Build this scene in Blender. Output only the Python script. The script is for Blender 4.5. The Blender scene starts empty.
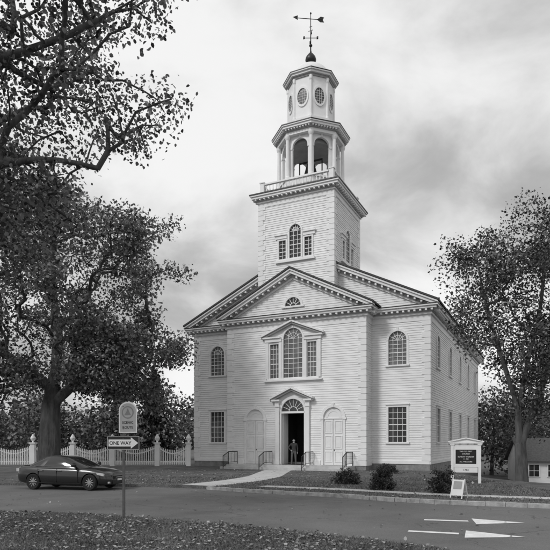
import bpy, math, random, bmesh
import numpy as np
from mathutils import Vector, Matrix, noise as mnoise
random.seed(7); RNG=np.random.default_rng(11)
scene=bpy.context.scene
COL=scene.collection
scene.view_settings.view_transform='Standard'
scene.view_settings.look='None'
scene.view_settings.exposure=0

# ------------------------------------------------------------------ materials
def mat(name, v, rough=0.7, var=0.12, scale=3.0, detail=6, bump=0.0, bscale=None, spec=0.3, island=0.0, transl=0.0, coat=0.0, stretch=None, metallic=0.0):
    m=bpy.data.materials.new(name); m.use_nodes=True
    nt=m.node_tree; N=nt.nodes; L=nt.links
    b=N['Principled BSDF']; b.inputs['Roughness'].default_value=rough
    b.inputs['Specular IOR Level'].default_value=spec
    b.inputs['Metallic'].default_value=metallic
    if coat: b.inputs['Coat Weight'].default_value=coat
    tc=N.new('ShaderNodeTexCoord'); mp=N.new('ShaderNodeMapping')
    L.new(tc.outputs['Object'],mp.inputs[0])
    if stretch: mp.inputs['Scale'].default_value=stretch
    nz=N.new('ShaderNodeTexNoise'); nz.inputs['Scale'].default_value=scale; nz.inputs['Detail'].default_value=detail
    nz.inputs['Roughness'].default_value=0.65
    L.new(mp.outputs[0],nz.inputs['Vector'])
    mr=N.new('ShaderNodeMapRange'); mr.inputs[1].default_value=0.3; mr.inputs[2].default_value=0.7
    mr.inputs[3].default_value=v*(1-var); mr.inputs[4].default_value=v*(1+var)
    L.new(nz.outputs['Fac'],mr.inputs[0]); out=mr.outputs[0]
    if island:
        g=N.new('ShaderNodeNewGeometry'); m2=N.new('ShaderNodeMapRange')
        m2.inputs[3].default_value=1-island; m2.inputs[4].default_value=1+island
        L.new(g.outputs['Random Per Island'],m2.inputs[0])
        mm=N.new('ShaderNodeMath'); mm.operation='MULTIPLY'; L.new(out,mm.inputs[0]); L.new(m2.outputs[0],mm.inputs[1]); out=mm.outputs[0]
    cc=N.new('ShaderNodeCombineColor')
    for i in range(3): L.new(out,cc.inputs[i])
    L.new(cc.outputs[0],b.inputs['Base Color'])
    if bump:
        n2=N.new('ShaderNodeTexNoise'); n2.inputs['Scale'].default_value=bscale or scale*6; n2.inputs['Detail'].default_value=3
        L.new(mp.outputs[0],n2.inputs['Vector'])
        bp=N.new('ShaderNodeBump'); bp.inputs['Strength'].default_value=bump; bp.inputs['Distance'].default_value=0.03
        L.new(n2.outputs['Fac'],bp.inputs['Height']); L.new(bp.outputs[0],b.inputs['Normal'])
    if transl:
        t=N.new('ShaderNodeBsdfTranslucent'); L.new(cc.outputs[0],t.inputs[0])
        mx=N.new('ShaderNodeMixShader'); mx.inputs[0].default_value=transl
        L.new(b.outputs[0],mx.inputs[1]); L.new(t.outputs[0],mx.inputs[2]); L.new(mx.outputs[0],N['Material Output'].inputs[0])
    return m

def two_tone(name, va, vb, scale, lo=0.45, hi=0.6, fine=40, rough=0.95, bump=0.6, amp=0.4, cracks=False):
    m=bpy.data.materials.new(name); m.use_nodes=True
    nt=m.node_tree; N=nt.nodes; L=nt.links; b=N['Principled BSDF']; b.inputs['Roughness'].default_value=rough; b.inputs['Specular IOR Level'].default_value=0.15
    tc=N.new('ShaderNodeTexCoord')
    n1=N.new('ShaderNodeTexNoise'); n1.inputs['Scale'].default_value=scale; n1.inputs['Detail'].default_value=7; n1.inputs['Roughness'].default_value=0.7
    n2=N.new('ShaderNodeTexNoise'); n2.inputs['Scale'].default_value=fine; n2.inputs['Detail'].default_value=3
    L.new(tc.outputs['Object'],n1.inputs['Vector']); L.new(tc.outputs['Object'],n2.inputs['Vector'])
    mr=N.new('ShaderNodeMapRange'); mr.inputs[1].default_value=lo; mr.inputs[2].default_value=hi; mr.inputs[3].default_value=va; mr.inputs[4].default_value=vb
    L.new(n1.outputs['Fac'],mr.inputs[0])
    m2=N.new('ShaderNodeMapRange'); m2.inputs[1].default_value=0.3; m2.inputs[2].default_value=0.7; m2.inputs[3].default_value=1-amp; m2.inputs[4].default_value=1+amp
    L.new(n2.outputs['Fac'],m2.inputs[0])
    mm=N.new('ShaderNodeMath'); mm.operation='MULTIPLY'; L.new(mr.outputs[0],mm.inputs[0]); L.new(m2.outputs[0],mm.inputs[1])
    out=mm.outputs[0]
    if cracks:
        wn=N.new('ShaderNodeTexNoise'); wn.inputs['Scale'].default_value=1.3; wn.inputs['Detail'].default_value=5
        L.new(tc.outputs['Object'],wn.inputs['Vector'])
        ad=N.new('ShaderNodeVectorMath'); ad.operation='MULTIPLY_ADD'; ad.inputs[1].default_value=(1.2,1.2,0)
        L.new(wn.outputs['Color'],ad.inputs[0]); L.new(tc.outputs['Object'],ad.inputs[2])
        vo=N.new('ShaderNodeTexVoronoi'); vo.feature='DISTANCE_TO_EDGE'; vo.inputs['Scale'].default_value=0.19
        L.new(ad.outputs[0],vo.inputs['Vector'])
        m3=N.new('ShaderNodeMapRange'); m3.inputs[1].default_value=0.0; m3.inputs[2].default_value=0.004; m3.inputs[3].default_value=0.6; m3.inputs[4].default_value=1
        L.new(vo.outputs['Distance'],m3.inputs[0])
        m4=N.new('ShaderNodeMath'); m4.operation='MULTIPLY'; L.new(out,m4.inputs[0]); L.new(m3.outputs[0],m4.inputs[1]); out=m4.outputs[0]
    cc=N.new('ShaderNodeCombineColor')
    for i in range(3): L.new(out,cc.inputs[i])
    L.new(cc.outputs[0],b.inputs['Base Color'])
    bp=N.new('ShaderNodeBump'); bp.inputs['Strength'].default_value=bump; bp.inputs['Distance'].default_value=0.02
    L.new(n2.outputs['Fac'],bp.inputs['Height']); L.new(bp.outputs[0],b.inputs['Normal'])
    return m

M_CLAP=mat('white_clapboard_paint',0.78,0.6,0.09,0.8,detail=5,stretch=(1,1,2))
M_TRIM=mat('white_trim_paint',0.80,0.5,0.05,1.5,detail=3)
M_TRIMSHADE=mat('soffit_shade_paint',0.34,0.6,0.15,2,detail=3)  # grey paints overhang shade into the white trim under cornices
M_DOOR=mat('white_door_paint',0.78,0.45,0.04,2,detail=2)
M_SHING=mat('roof_shingle',0.08,0.9,0.3,6,bump=0.4)
M_COPPER=mat('dark_metal',0.045,0.4,0.3,4,metallic=0.6)
M_BELL=mat('dull_bronze',0.03,0.8,0.3,4)
M_GLASS=mat('window_glass',0.03,0.12,0.5,1.2,spec=0.6,detail=2)
M_GLASS2=mat('curtained_glass',0.13,0.2,0.5,0.8,spec=0.6,detail=2)
M_STONE=mat('foundation_stone',0.25,0.9,0.3,3,bump=0.6)
M_IRON=mat('black_iron',0.02,0.5,0.2,5)
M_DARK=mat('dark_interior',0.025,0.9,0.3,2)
M_GRASS=two_tone('lawn_grass',0.075,0.165,0.9,0.35,0.68,fine=22)
M_ASPH=two_tone('asphalt',0.135,0.175,0.22,0.4,0.6,fine=55,bump=0.5,amp=0.22,cracks=True)
M_CONC=mat('concrete',0.50,0.9,0.2,1.5,bump=0.4)
M_KERB=mat('granite_kerb',0.36,0.9,0.4,4,bump=0.4)
M_LINE=mat('road_paint',0.75,0.7,0.2,5,detail=8)
M_BARK=mat('bark',0.085,0.95,0.55,5,bump=1.0,bscale=12,stretch=(1,1,0.22))
M_LEAFA=mat('leaf_autumn',0.17,0.55,0.35,0.35,island=0.85,detail=1,transl=0.25)
M_LEAFB=mat('leaf_near',0.16,0.5,0.3,0.6,island=0.88,detail=1,transl=0.25)
M_LEAFC=mat('leaf_dark',0.10,0.6,0.35,0.4,island=0.8,detail=1)
M_BUSH=mat('shrub_leaf',0.05,0.6,0.3,2,island=0.7,detail=1)
M_NEEDLE=mat('conifer_needle',0.055,0.8,0.3,1,island=0.5,detail=1)
M_BLADE=mat('grass_blade',0.15,0.7,0.3,0.8,island=0.6,detail=1)
M_FALL=mat('fallen_leaf',0.21,0.7,0.3,1,island=0.85,detail=1)
M_HILL=mat('distant_foliage',0.12,0.8,0.4,0.25,island=0.6,detail=1)  # distance haze put into the leaf colour as a lighter grey

# ------------------------------------------------------------------ mesh builder
class MB:
    def __init__(s,name,mats,parent=None,smooth=False):
        s.name=name; s.mats=mats if isinstance(mats,list) else [mats]; s.v=[]; s.f=[]; s.mi=[]; s.parent=parent; s.smooth=smooth
    def add(s,vs,fs,mi=0):
        o=len(s.v); s.v+= [tuple(p) for p in vs]
        for f in fs: s.f.append(tuple(o+i for i in f)); s.mi.append(mi)
    def hexa(s,p,mi=0):
        s.add(p,[(0,3,2,1),(4,5,6,7),(0,1,5,4),(1,2,6,5),(2,3,7,6),(3,0,4,7)],mi)
    def box(s,x0,x1,y0,y1,z0,z1,mi=0):
        s.hexa([(x0,y0,z0),(x1,y0,z0),(x1,y1,z0),(x0,y1,z0),(x0,y0,z1),(x1,y0,z1),(x1,y1,z1),(x0,y1,z1)],mi)
    def tbox(s,T,a0,a1,z0,z1,o0,o1,mi=0):
        s.hexa([T(a0,z0,o1),T(a1,z0,o1),T(a1,z0,o0),T(a0,z0,o0),T(a0,z1,o1),T(a1,z1,o1),T(a1,z1,o0),T(a0,z1,o0)],mi)
    def tquad(s,T,pts,o0,o1,mi=0):
        s.hexa([T(a,z,o0) for a,z in pts]+[T(a,z,o1) for a,z in pts],mi)
    def cyl(s,p0,p1,r0,r1,n=12,mi=0,caps=True):
        p0=Vector(p0);p1=Vector(p1);d=(p1-p0).normalized()
        a=d.orthogonal().normalized();b=d.cross(a)
        vs=[];
        for p,r in((p0,r0),(p1,r1)):
            for i in range(n):
                t=2*math.pi*i/n; vs.append(p+a*math.cos(t)*r+b*math.sin(t)*r)
        fs=[(i,(i+1)%n,n+(i+1)%n,n+i) for i in range(n)]
        if caps: fs+=[tuple(range(n-1,-1,-1)),tuple(range(n,2*n))]
        s.add(vs,fs,mi)
    def lathe(s,cx,cy,prof,n=16,mi=0,rot=0.0,sy=1.0):
        vs=[];m=len(prof)
        for r,z in prof:
            for i in range(n):
                t=2*math.pi*i/n+rot; vs.append((cx+r*math.cos(t),cy+r*math.sin(t)*sy,z))
        fs=[]
        for k in range(m-1):
            for i in range(n): fs.append((k*n+i,k*n+(i+1)%n,(k+1)*n+(i+1)%n,(k+1)*n+i))
        fs+=[tuple(range(n-1,-1,-1)),tuple((m-1)*n+i for i in range(n))]
        s.add(vs,fs,mi)
    def build(s):
        me=bpy.data.meshes.new(s.name); me.from_pydata(s.v,[],s.f)
        for m in s.mats: me.materials.append(m)
        me.polygons.foreach_set('material_index',s.mi)
        if s.smooth: me.polygons.foreach_set('use_smooth',[True]*len(s.f))
        me.update()
        ob=bpy.data.objects.new(s.name,me); COL.objects.link(ob)
        if s.parent: ob.parent=s.parent
        return ob
def empty(name,loc=(0,0,0),rz=0):
    e=bpy.data.objects.new(name,None); COL.objects.link(e); e.location=loc; e.rotation_euler=(0,0,rz); e.empty_display_size=0.3; return e
def npmesh(name,V,F,mats,parent=None,mi=None):
    me=bpy.data.meshes.new(name); k=F.shape[1]
    me.vertices.add(len(V)); me.vertices.foreach_set('co',V.astype(np.float32).ravel())
    me.loops.add(F.size); me.loops.foreach_set('vertex_index',F.astype(np.int32).ravel())
    me.polygons.add(len(F)); me.polygons.foreach_set('loop_start',np.arange(0,F.size,k,dtype=np.int32))
    for m in (mats if isinstance(mats,list) else [mats]): me.materials.append(m)
    me.update(calc_edges=True); me.validate()
    ob=bpy.data.objects.new(name,me); COL.objects.link(ob)
    if parent: ob.parent=parent
    return ob

# ------------------------------------------------------------------ CHURCH
CH=empty('church',(1.855,40.55,0),math.atan2(-0.436,0.9))
W=9.05; D=26.9; PW=5.2; PY=-1.38; TW=2.85; TY0=-1.0; TY1=4.7
walls=MB('clapboard_walls',[M_CLAP],CH); trim=MB('trim',[M_TRIM,M_TRIMSHADE],CH); glass=MB('window_panes',[M_GLASS,M_GLASS2],CH)
roof=MB('roof',[M_SHING,M_COPPER],CH); doors=MB('doors',[M_DOOR,M_DARK],CH); found=MB('foundation',[M_STONE],CH)
def TF(ox,oy,dx,dy):
    nx,ny=dy,-dx
    return lambda a,z,o:(ox+dx*a+nx*o, oy+dy*a+ny*o, z)
T_main=TF(0,0,1,0); T_pav=TF(0,PY,1,0); T_right=TF(W,0,0,1); T_left=TF(-W,0,0,-1); T_back=TF(0,D,-1,0)
T_pr=TF(PW,PY,0,1); T_pl=TF(-PW,PY,0,-1)
T_tf=TF(0,TY0,1,0); T_tr=TF(TW,TY0+TW,0,1); T_tl=TF(-TW,TY0+TW,0,-1); T_tb=TF(0,TY1,-1,0)
bj=random.Random(21)
def clap(T,z0,z1,ivf,opens=[],e=0.155,d=0.03):
    z=z0
    while z<z1-1e-6:
        zt=min(z+e*bj.uniform(.965,1.035),z1); zm=(z+zt)/2
        for (a,b,a2,b2) in ivf(z,zt):
            segs=[(a,b,a2,b2)]
            for op in opens:
                cx,oz0,zs,hw,arch=op
                if zt<=oz0 or zm<oz0: continue
                if zm<=zs: h=hw
                elif arch and zm<zs+hw: h=math.sqrt(max(0,hw*hw-(zm-zs)**2))
                else: continue
                ns=[]
                for s_ in segs:
                    l,r,l2,r2=s_
                    if cx+h<=l or cx-h>=r: ns.append(s_); continue
                    if cx-h>l: ns.append((l,cx-h,l2,cx-h))
                    if cx+h<r: ns.append((cx+h,r,cx+h,r2))
                segs=ns
            for l,r,l2,r2 in segs:
                if r-l<0.01: continue
                dd=d*bj.uniform(.85,1.2)
                walls.add([T(l,z,0.003),T(r,z,0.003),T(r,z,dd),T(l,z,dd),T(r2,zt,0.006),T(l2,zt,0.006)],[(0,1,2,3),(3,2,4,5)])
        z=zt
def const(a,b): return lambda z,zt:[(a,b,a,b)]
def tri(hw,z0,sl,off=0):
    def f(z,zt):
        h=lambda q:max(0.0,hw-(q-z0)/sl)
        return [(-h(z),h(z),-h(zt),h(zt))]
    return f
def arc(cx,zs,r,n,t0=0,t1=math.pi): return [(cx+r*math.cos(t0+(t1-t0)*i/n),zs+r*math.sin(t0+(t1-t0)*i/n)) for i in range(n+1)]
def ring(mb,T,cx,zs,r0,r1,o0,o1,n=16,mi=0,ez=1.0,t0=0,t1=math.pi):
    for i in range(n):
        ta=t0+(t1-t0)*i/n; tb=t0+(t1-t0)*(i+1)/n
        p=lambda r,t:(cx+r*math.cos(t),zs+r*math.sin(t)*ez)
        mb.tquad(T,[p(r0,tb),p(r1,tb),p(r1,ta),p(r0,ta)],o0,o1,mi)
wr=random.Random(9)
def window(T,cx,z0,zs,hw,arch,rows,cols=4,gm=0,casing=0.13,hood=True,sill=True,mw=0.03):
    co0,co1=-0.09,0.075
    go=-0.05
    if arch:
        pts=[(cx-hw,z0),(cx+hw,z0)]+arc(cx,zs,hw,16)
        glass.add([T(a,z,go) for a,z in pts],[tuple(range(len(pts)))],gm)
        ring(trim,T,cx,zs,hw-0.02,hw+casing,co0,co1)
        trim.tbox(T,cx-0.07,cx+0.07,zs+hw-0.01,zs+hw+casing+0.08,-0.05,0.11)
    else:
        for i in range(cols):
            for j in range(rows):
                a0=cx-hw+2*hw*i/cols;a1=cx-hw+2*hw*(i+1)/cols;b0=z0+(zs-z0)*j/rows;b1=z0+(zs-z0)*(j+1)/rows
                k=[wr.uniform(-.003,.003) for _ in range(4)]
                glass.add([T(a0,b0,go+k[0]),T(a1,b0,go+k[1]),T(a1,b1,go+k[2]),T(a0,b1,go+k[0]+k[2]-k[1])],[(0,1,2,3)],gm)
        trim.tbox(T,cx-hw-casing,cx+hw+casing,zs-0.02,zs+casing,co0,co1)
        if hood: trim.tbox(T,cx-hw-casing-0.05,cx+hw+casing+0.05,zs+casing+0.001,zs+casing+0.07,-0.05,0.14)
    trim.tbox(T,cx-hw-casing,cx-hw+0.02,z0,zs-0.02,co0,co1)
    trim.tbox(T,cx+hw-0.02,cx+hw+casing,z0,zs-0.02,co0,co1)
    if sill: trim.tbox(T,cx-hw-casing-0.05,cx+hw+casing+0.05,z0-0.1,z0,-0.08,0.14)
    mo0,mo1=-0.045,-0.02
    for i in range(1,cols):
        a=cx-hw+2*hw*i/cols
        zt=zs+ (math.sqrt(max(0,hw*hw-(a-cx)**2))*(0.55 if arch else 0) )
        trim.tbox(T,a-mw/2,a+mw/2,z0,zt if arch else zs,mo0,mo1)
    for j in range(1,rows+ (1 if arch else 0)):
        z=z0+(zs-z0)*j/rows; w=mw*(1.8 if j==rows//2 else 1)
        trim.tbox(T,cx-hw,cx+hw,z-w/2,z+w/2,mo0,mo1+0.004)
    if arch:
        ring(trim,T,cx,zs,hw*0.52,hw*0.52+mw,mo0,mo1-0.003,10)
        for k in range(1,6):
            t=math.pi*k/6; dx,dz=math.cos(t),math.sin(t); px,pz=-dz*mw/2,dx*mw/2
            r0,r1=hw*0.1,hw
            trim.tquad(T,[(cx+dx*r0-px,zs+dz*r0-pz),(cx+dx*r1-px,zs+dz*r1-pz),(cx+dx*r1+px,zs+dz*r1+pz),(cx+dx*r0+px,zs+dz*r0+pz)],mo0,mo1+0.002)

upA=(6.97,8.6,0.62)
loR=(1.85,4.2,0.62)
mo=[]
for cx in (-6.95,6.95): mo+=[(cx,upA[0],upA[1],upA[2]+0.05,True),(cx,loR[0],loR[1],loR[2]+0.05,False)]
clap(T_main,0.62,9.75,lambda z,zt:[(-W,-PW,-W,-PW),(PW,W,PW,W)],mo)
for cx in(-6.95,6.95):
    window(T_main,cx,upA[0],upA[1],upA[2],True,6,gm=1); window(T_main,cx,loR[0],loR[1],loR[2],False,6)
po=[(0,6.3,9.05,0.78,True),(-1.42,6.3,8.8,0.40,False),(1.42,6.3,8.8,0.40,False),
    (0,0.3,4.0,0.95,True),(-2.95,0.3,3.5,0.75,True),(2.95,0.3,3.5,0.75,True)]
clap(T_pav,0.62,9.75,const(-PW,PW),po)
clap(T_pr,0.62,9.75,const(0,-PY)); clap(T_pl,0.62,9.75,const(PY,0))
window(T_pav,0,6.3,9.05,0.74,True,8,4,gm=1,casing=0.1)
for s in(-1,1): window(T_pav,1.42*s,6.3,8.75,0.36,False,7,3,gm=1,casing=0.12,hood=False)
for a in(-1.97,-0.93,0.93,1.97): trim.tbox(T_pav,a-0.11,a+0.11,6.3,8.86,-0.02,0.13)
for s in(-1,1): trim.tbox(T_pav,min(s*0.84,s*2.12),max(s*0.84,s*2.12),8.88,9.12,-0.02,0.18); trim.tbox(T_pav,min(s*0.9,s*2.25),max(s*0.9,s*2.25),9.122,9.22,-0.02,0.28)
trim.tbox(T_pav,-2.2,2.2,6.1,6.198,-0.02,0.22)
for s in(-1,1):
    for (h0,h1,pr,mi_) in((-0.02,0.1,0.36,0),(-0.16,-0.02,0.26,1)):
        z0r=9.26;z1r=10.2
        trim.tquad(T_pav,[(s*2.35,z0r+h0),(0,z1r+h0),(0,z1r+h1),(s*2.35,z0r+h1)],-0.02,pr,mi_)
so=[];vs_=[2.9,8.2,13.45,18.7,23.95]
for a in vs_: so+=[(a,upA[0],upA[1],0.67,True),(a,loR[0],loR[1],0.67,False)]
clap(T_right,0.62,9.75,const(0,D),so)
clap(T_left,0.62,9.75,const(-D,0),[(-a,b,c,d_,e_) for a,b,c,d_,e_ in so])
for a in vs_:
    for T,sg in((T_right,1),(T_left,-1)):
        window(T,sg*a,upA[0],upA[1],0.62,True,6,gm=1); window(T,sg*a,loR[0],loR[1],0.62,False,6)
clap(T_back,0.62,9.75,const(-W,W)); 
SL=0.478
clap(T_main,10.7,15.1,tri(W,10.5,SL)); clap(T_back,10.7,15.1,tri(W,10.5,SL))
SLP=0.50
clap(T_pav,10.7,13.1,tri(PW,10.55,SLP),[(0,11.25,11.3,0.6,True)])
pts=arc(0,11.3,0.62,16); glass.add([T_pav(a,z,-0.04) for a,z in pts],[tuple(range(len(pts)))],0)
ring(trim,T_pav,0,11.3,0.6,0.76,-0.08,0.08); trim.tbox(T_pav,-0.85,0.85,11.18,11.3,-0.08,0.12)
ring(trim,T_pav,0,11.3,0.2,0.24,-0.035,-0.01,8)
for k in range(1,6):
    t=math.pi*k/6;dx,dz=math.cos(t),math.sin(t);w=0.02
    trim.tquad(T_pav,[(dx*.2+dz*w,11.3+dz*.2-dx*w),(dx*.6+dz*w,11.3+dz*.6-dx*w),(dx*.6-dz*w,11.3+dz*.6+dx*w),(dx*.2-dz*w,11.3+dz*.2+dx*w)],-0.035,-0.012)
def cornice(x0,x1,y0,y1,zb,dz,layers):
    for (h0,h1,p,mi_) in layers: trim.box(x0-p,x1+p,y0-p,y1+p,zb+h0+dz,zb+h1+dz,mi_)
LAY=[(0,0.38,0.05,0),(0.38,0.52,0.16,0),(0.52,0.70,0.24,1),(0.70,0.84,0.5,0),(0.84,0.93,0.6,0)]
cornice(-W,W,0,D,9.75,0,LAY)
roof.box(-W-.63,W+.63,-.63,D+.63,10.681,10.73,1)
for (h0,h1,p,mi_) in LAY: trim.box(-PW-p,PW+p,PY-p,-p-0.003,9.755+h0,9.755+h1,mi_)
roof.box(-PW-.63,PW+.63,PY-.63,-.64,10.686,10.735,1)
def mod_line(T,a0,a1,z,n,p0=0.24,p1=0.46,w=0.13,h=0.13):
    for i in range(n+1):
        a=a0+(a1-a0)*i/n; trim.tbox(T,a-w/2,a+w/2,z-h,z-0.002,p0-0.02,p1)
mod_line(T_pav,-PW-.2,PW+.2,10.455,26); mod_line(T_main,-W-.2,-PW-.75,10.45,9); mod_line(T_main,PW+.75,W+.2,10.45,9)
mod_line(T_right,0,D,10.45,64); mod_line(T_pr,-0.1,0.8,10.455,2)
def rake(T,hw,ztop,sl,layers,back=-0.05):
    for s in(-1,1):
        for h0,h1,p,mi_ in layers:
            trim.tquad(T,[(s*hw,ztop+h0),(0,ztop+h0+hw*sl),(0,ztop+h1+hw*sl),(s*hw,ztop+h1)],back,p,mi_)
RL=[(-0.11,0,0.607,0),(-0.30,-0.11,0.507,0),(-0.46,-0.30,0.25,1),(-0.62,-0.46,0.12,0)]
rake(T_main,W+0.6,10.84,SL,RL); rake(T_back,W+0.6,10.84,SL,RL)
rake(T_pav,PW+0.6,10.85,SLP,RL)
def rake_mod(T,hw,ztop,sl,n):
    for s in(-1,1):
        for i in range(1,n):
            a=s*hw*i/n; z=ztop+(hw-abs(a))*sl-0.305
            trim.tquad(T,[(a-.06,z-.12),(a+.06,z-.12),(a+.06,z),(a-.06,z)],0.2,0.44)
rake_mod(T_main,W+0.4,10.9,SL,22); rake_mod(T_pav,PW+0.4,10.91,SLP,13)
def roof_ch(hw,z,sl,y0,y1,t=0.12):
    for s in(-1,1):
        p=[(s*hw,z),(0,z+hw*sl),(0,z+hw*sl+t),(s*hw,z+t)]
        roof.hexa([(a,y0,q) for a,q in p]+[(a,y1,q) for a,q in p])
roof_ch(W+0.66,10.838,SL,-0.67,D+0.67); roof_ch(PW+0.66,10.848,SLP,PY-0.67,2.5)
found.box(-W-0.02,W+0.02,0.001,D+0.02,-3.5,0.42); found.box(-PW-0.02,PW+0.02,PY-0.02,0,-1.0,0.3)
for T,a0,a1 in((T_main,-W,-PW-.05),(T_main,PW+.05,W),(T_right,0,D),(T_left,-D,0)): trim.tbox(T,a0,a1,0.42,0.62,-0.05,0.06)
for a0,a1 in((-PW,-3.85),(-2.05,-1.3),(1.3,2.05),(3.85,PW)): trim.tbox(T_pav,a0,a1,0.301,0.62,-0.05,0.06)
trim.tbox(T_pr,-0.05,1.3,0.303,0.618,-0.05,0.055)
def quoins(x,y,sx,sy,z0,z1,fl=True,fs=True,h=0.40):
    z=z0;i=0
    while z<z1-0.1:
        zt=min(z+h,z1); la=0.52 if i%2==0 else 0.34; lb=0.34 if i%2==0 else 0.52
        xs=sorted((x+sx*0.055,x-sx*la)); ys=sorted((y+sy*0.055,y-sy*lb))
        trim.box(xs[0],xs[1],ys[0],ys[1],z+0.018,zt-0.012); z=zt;i+=1
for x,y,sx in((W,0,1),(-W,0,-1)): quoins(x,y,sx,-1,0.63,9.75)
for x,y,sx in((W,D,1),(-W,D,-1)): quoins(x,y,sx,1,0.63,9.75)
for x,sx in((PW,1),(-PW,-1)): quoins(x,PY,sx,-1,0.63,9.75)
tb=12.0
to=[(0,14.75,16.65,0.5,True),(-0.98,14.75,16.15,0.33,False),(0.98,14.75,16.15,0.33,False)]
for T in(T_tf,T_tr,T_tl,T_tb):
    clap(T,tb-0.5,18.7,const(-TW,TW),to)
    window(T,0,14.75,16.65,0.46,True,6,3,gm=0,casing=0.1)
    for s in(-1,1):
        window(T,0.98*s,14.75,16.1,0.29,False,5,2,gm=0,casing=0.09,hood=False)
        trim.tbox(T,min(s*.62,s*1.5),max(s*.62,s*1.5),16.2,16.42,-0.03,0.12); trim.tbox(T,min(s*.62,s*1.58),max(s*.62,s*1.58),16.422,16.5,-0.03,0.2)
    trim.tbox(T,-1.5,1.5,14.5,14.648,-0.03,0.18)
for x,sx in((TW,1),(-TW,-1)):
    quoins(x,TY0,sx,-1,tb,18.7,h=0.36); quoins(x,TY1,sx,1,tb,18.7,h=0.36)
TC=(0,(TY0+TY1)/2)
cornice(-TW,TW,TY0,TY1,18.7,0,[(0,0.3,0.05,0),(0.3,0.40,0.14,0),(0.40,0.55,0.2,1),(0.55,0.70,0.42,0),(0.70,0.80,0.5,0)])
for T in(T_tf,T_tr,T_tl): mod_line(T,-TW-.1,TW+.1,19.25,17,0.2,0.39,0.1,0.1)
roof.box(-TW-.54,TW+.54,TY0-.54,TY1+.54,19.501,19.58,1)
for T in(T_tf,T_tr,T_tl,T_tb):
    bo=-0.2
    a1=TW-0.42
    trim.tbox(T,-a1,a1,19.68,19.78,bo,bo+.14); trim.tbox(T,-a1,a1,20.34,20.44,bo-.03,bo+.17)
    for i in range(19):
        a=-a1+0.12+(2*a1-0.24)*i/18
        p=T(a,0,bo+.07); trim.lathe(p[0],p[1],[(0.035,19.78),(0.06,19.95),(0.035,20.1),(0.03,20.22),(0.045,20.34)],6)
for x in(-TW+.2,TW-.2):
    for y in(TY0+.2,TY1-.2):
        trim.box(x-.15,x+.15,y-.15,y+.15,19.581,20.5); trim.box(x-.19,x+.19,y-.19,y+.19,20.501,20.57)
cx,cy=TC
def octT(k,ap):
    t=math.radians(-90+45*k); nx,ny=math.cos(t),math.sin(t); dx,dy=-ny,nx
    return lambda a,z,o:(cx+nx*(ap+o)+dx*a, cy+ny*(ap+o)+dy*a, z)
def octp(mb,R,z0,z1,mi=0,R2=None):
    mb.lathe(cx,cy,[(R,z0),(R2 or R,z1)],8,mi,rot=math.radians(22.5))
octp(trim,2.5,19.59,20.55); octp(trim,2.6,20.551,20.68)
octp(roof,1.8,20.681,20.70,1)
ap=2.0; sw=ap*math.tan(math.radians(22.5))
for k in range(8):
    T=octT(k,ap); r=0.60; zs=22.95
    trim.tbox(T,-sw,-r,20.68,zs,-0.18,0.0); trim.tbox(T,r,sw,20.68,zs,-0.18,0.0)
    trim.tbox(T,-sw,-r,zs+.001,23.74,-0.18,0); trim.tbox(T,r,sw,zs+.001,23.74,-0.18,0)
    n=14
    for i in range(n):
        ta=math.pi*i/n;tb_=math.pi*(i+1)/n
        xa,za=r*math.cos(ta),zs+r*math.sin(ta);xb,zb=r*math.cos(tb_),zs+r*math.sin(tb_)
        trim.tquad(T,[(xb,zb),(xa,za),(xa,23.74),(xb,23.74)],-0.18,0)
    ring(trim,T,0,zs,r-.02,r+.1,0.001,0.04,14)
    trim.tbox(T,-r-.16,-r+.02,zs-.12,zs,-.19,0.05); trim.tbox(T,r-.02,r+.16,zs-.12,zs,-.19,0.05)
    trim.tbox(T,-.06,.06,zs+r,zs+r+.2,0.001,0.08)
    t=math.radians(-90+22.5+45*k); x,y=cx+2.35*math.cos(t),cy+2.35*math.sin(t)
    trim.lathe(x,y,[(0.2,20.68),(0.2,20.8),(0.145,20.86),(0.15,21.4),(0.125,23.45),(0.15,23.5),(0.19,23.62),(0.2,23.74)],14)
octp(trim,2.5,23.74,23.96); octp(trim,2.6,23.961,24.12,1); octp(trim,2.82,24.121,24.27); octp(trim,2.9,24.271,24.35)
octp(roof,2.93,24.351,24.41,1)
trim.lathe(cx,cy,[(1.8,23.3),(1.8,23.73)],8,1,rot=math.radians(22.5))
for k in range(8):
    T=octT(k,2.3)
    for i in range(-4,5): trim.tbox(T,i*.22-.05,i*.22+.05,24.02,24.12,0.08,0.25)
roof.lathe(cx,cy,[(2.86,24.411),(2.5,24.54),(2.15,24.72),(1.95,24.95)],8,1,rot=math.radians(22.5))
bell=MB('belfry_bell',[M_BELL],CH,True); bell.lathe(cx,cy,[(0.62,21.6),(0.5,21.75),(0.38,22.2),(0.3,22.5),(0.1,22.65)],20); bell.cyl((cx-.9,cy,22.75),(cx+.9,cy,22.75),.07,.07,12)
for s in(-1,1): bell.cyl((cx+s*.9,cy,20.6),(cx+s*.9,cy,22.8),.05,.05,8)
bell.build()
octp(trim,1.9,24.951,25.15); octp(trim,1.7,25.151,28.1)
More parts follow.
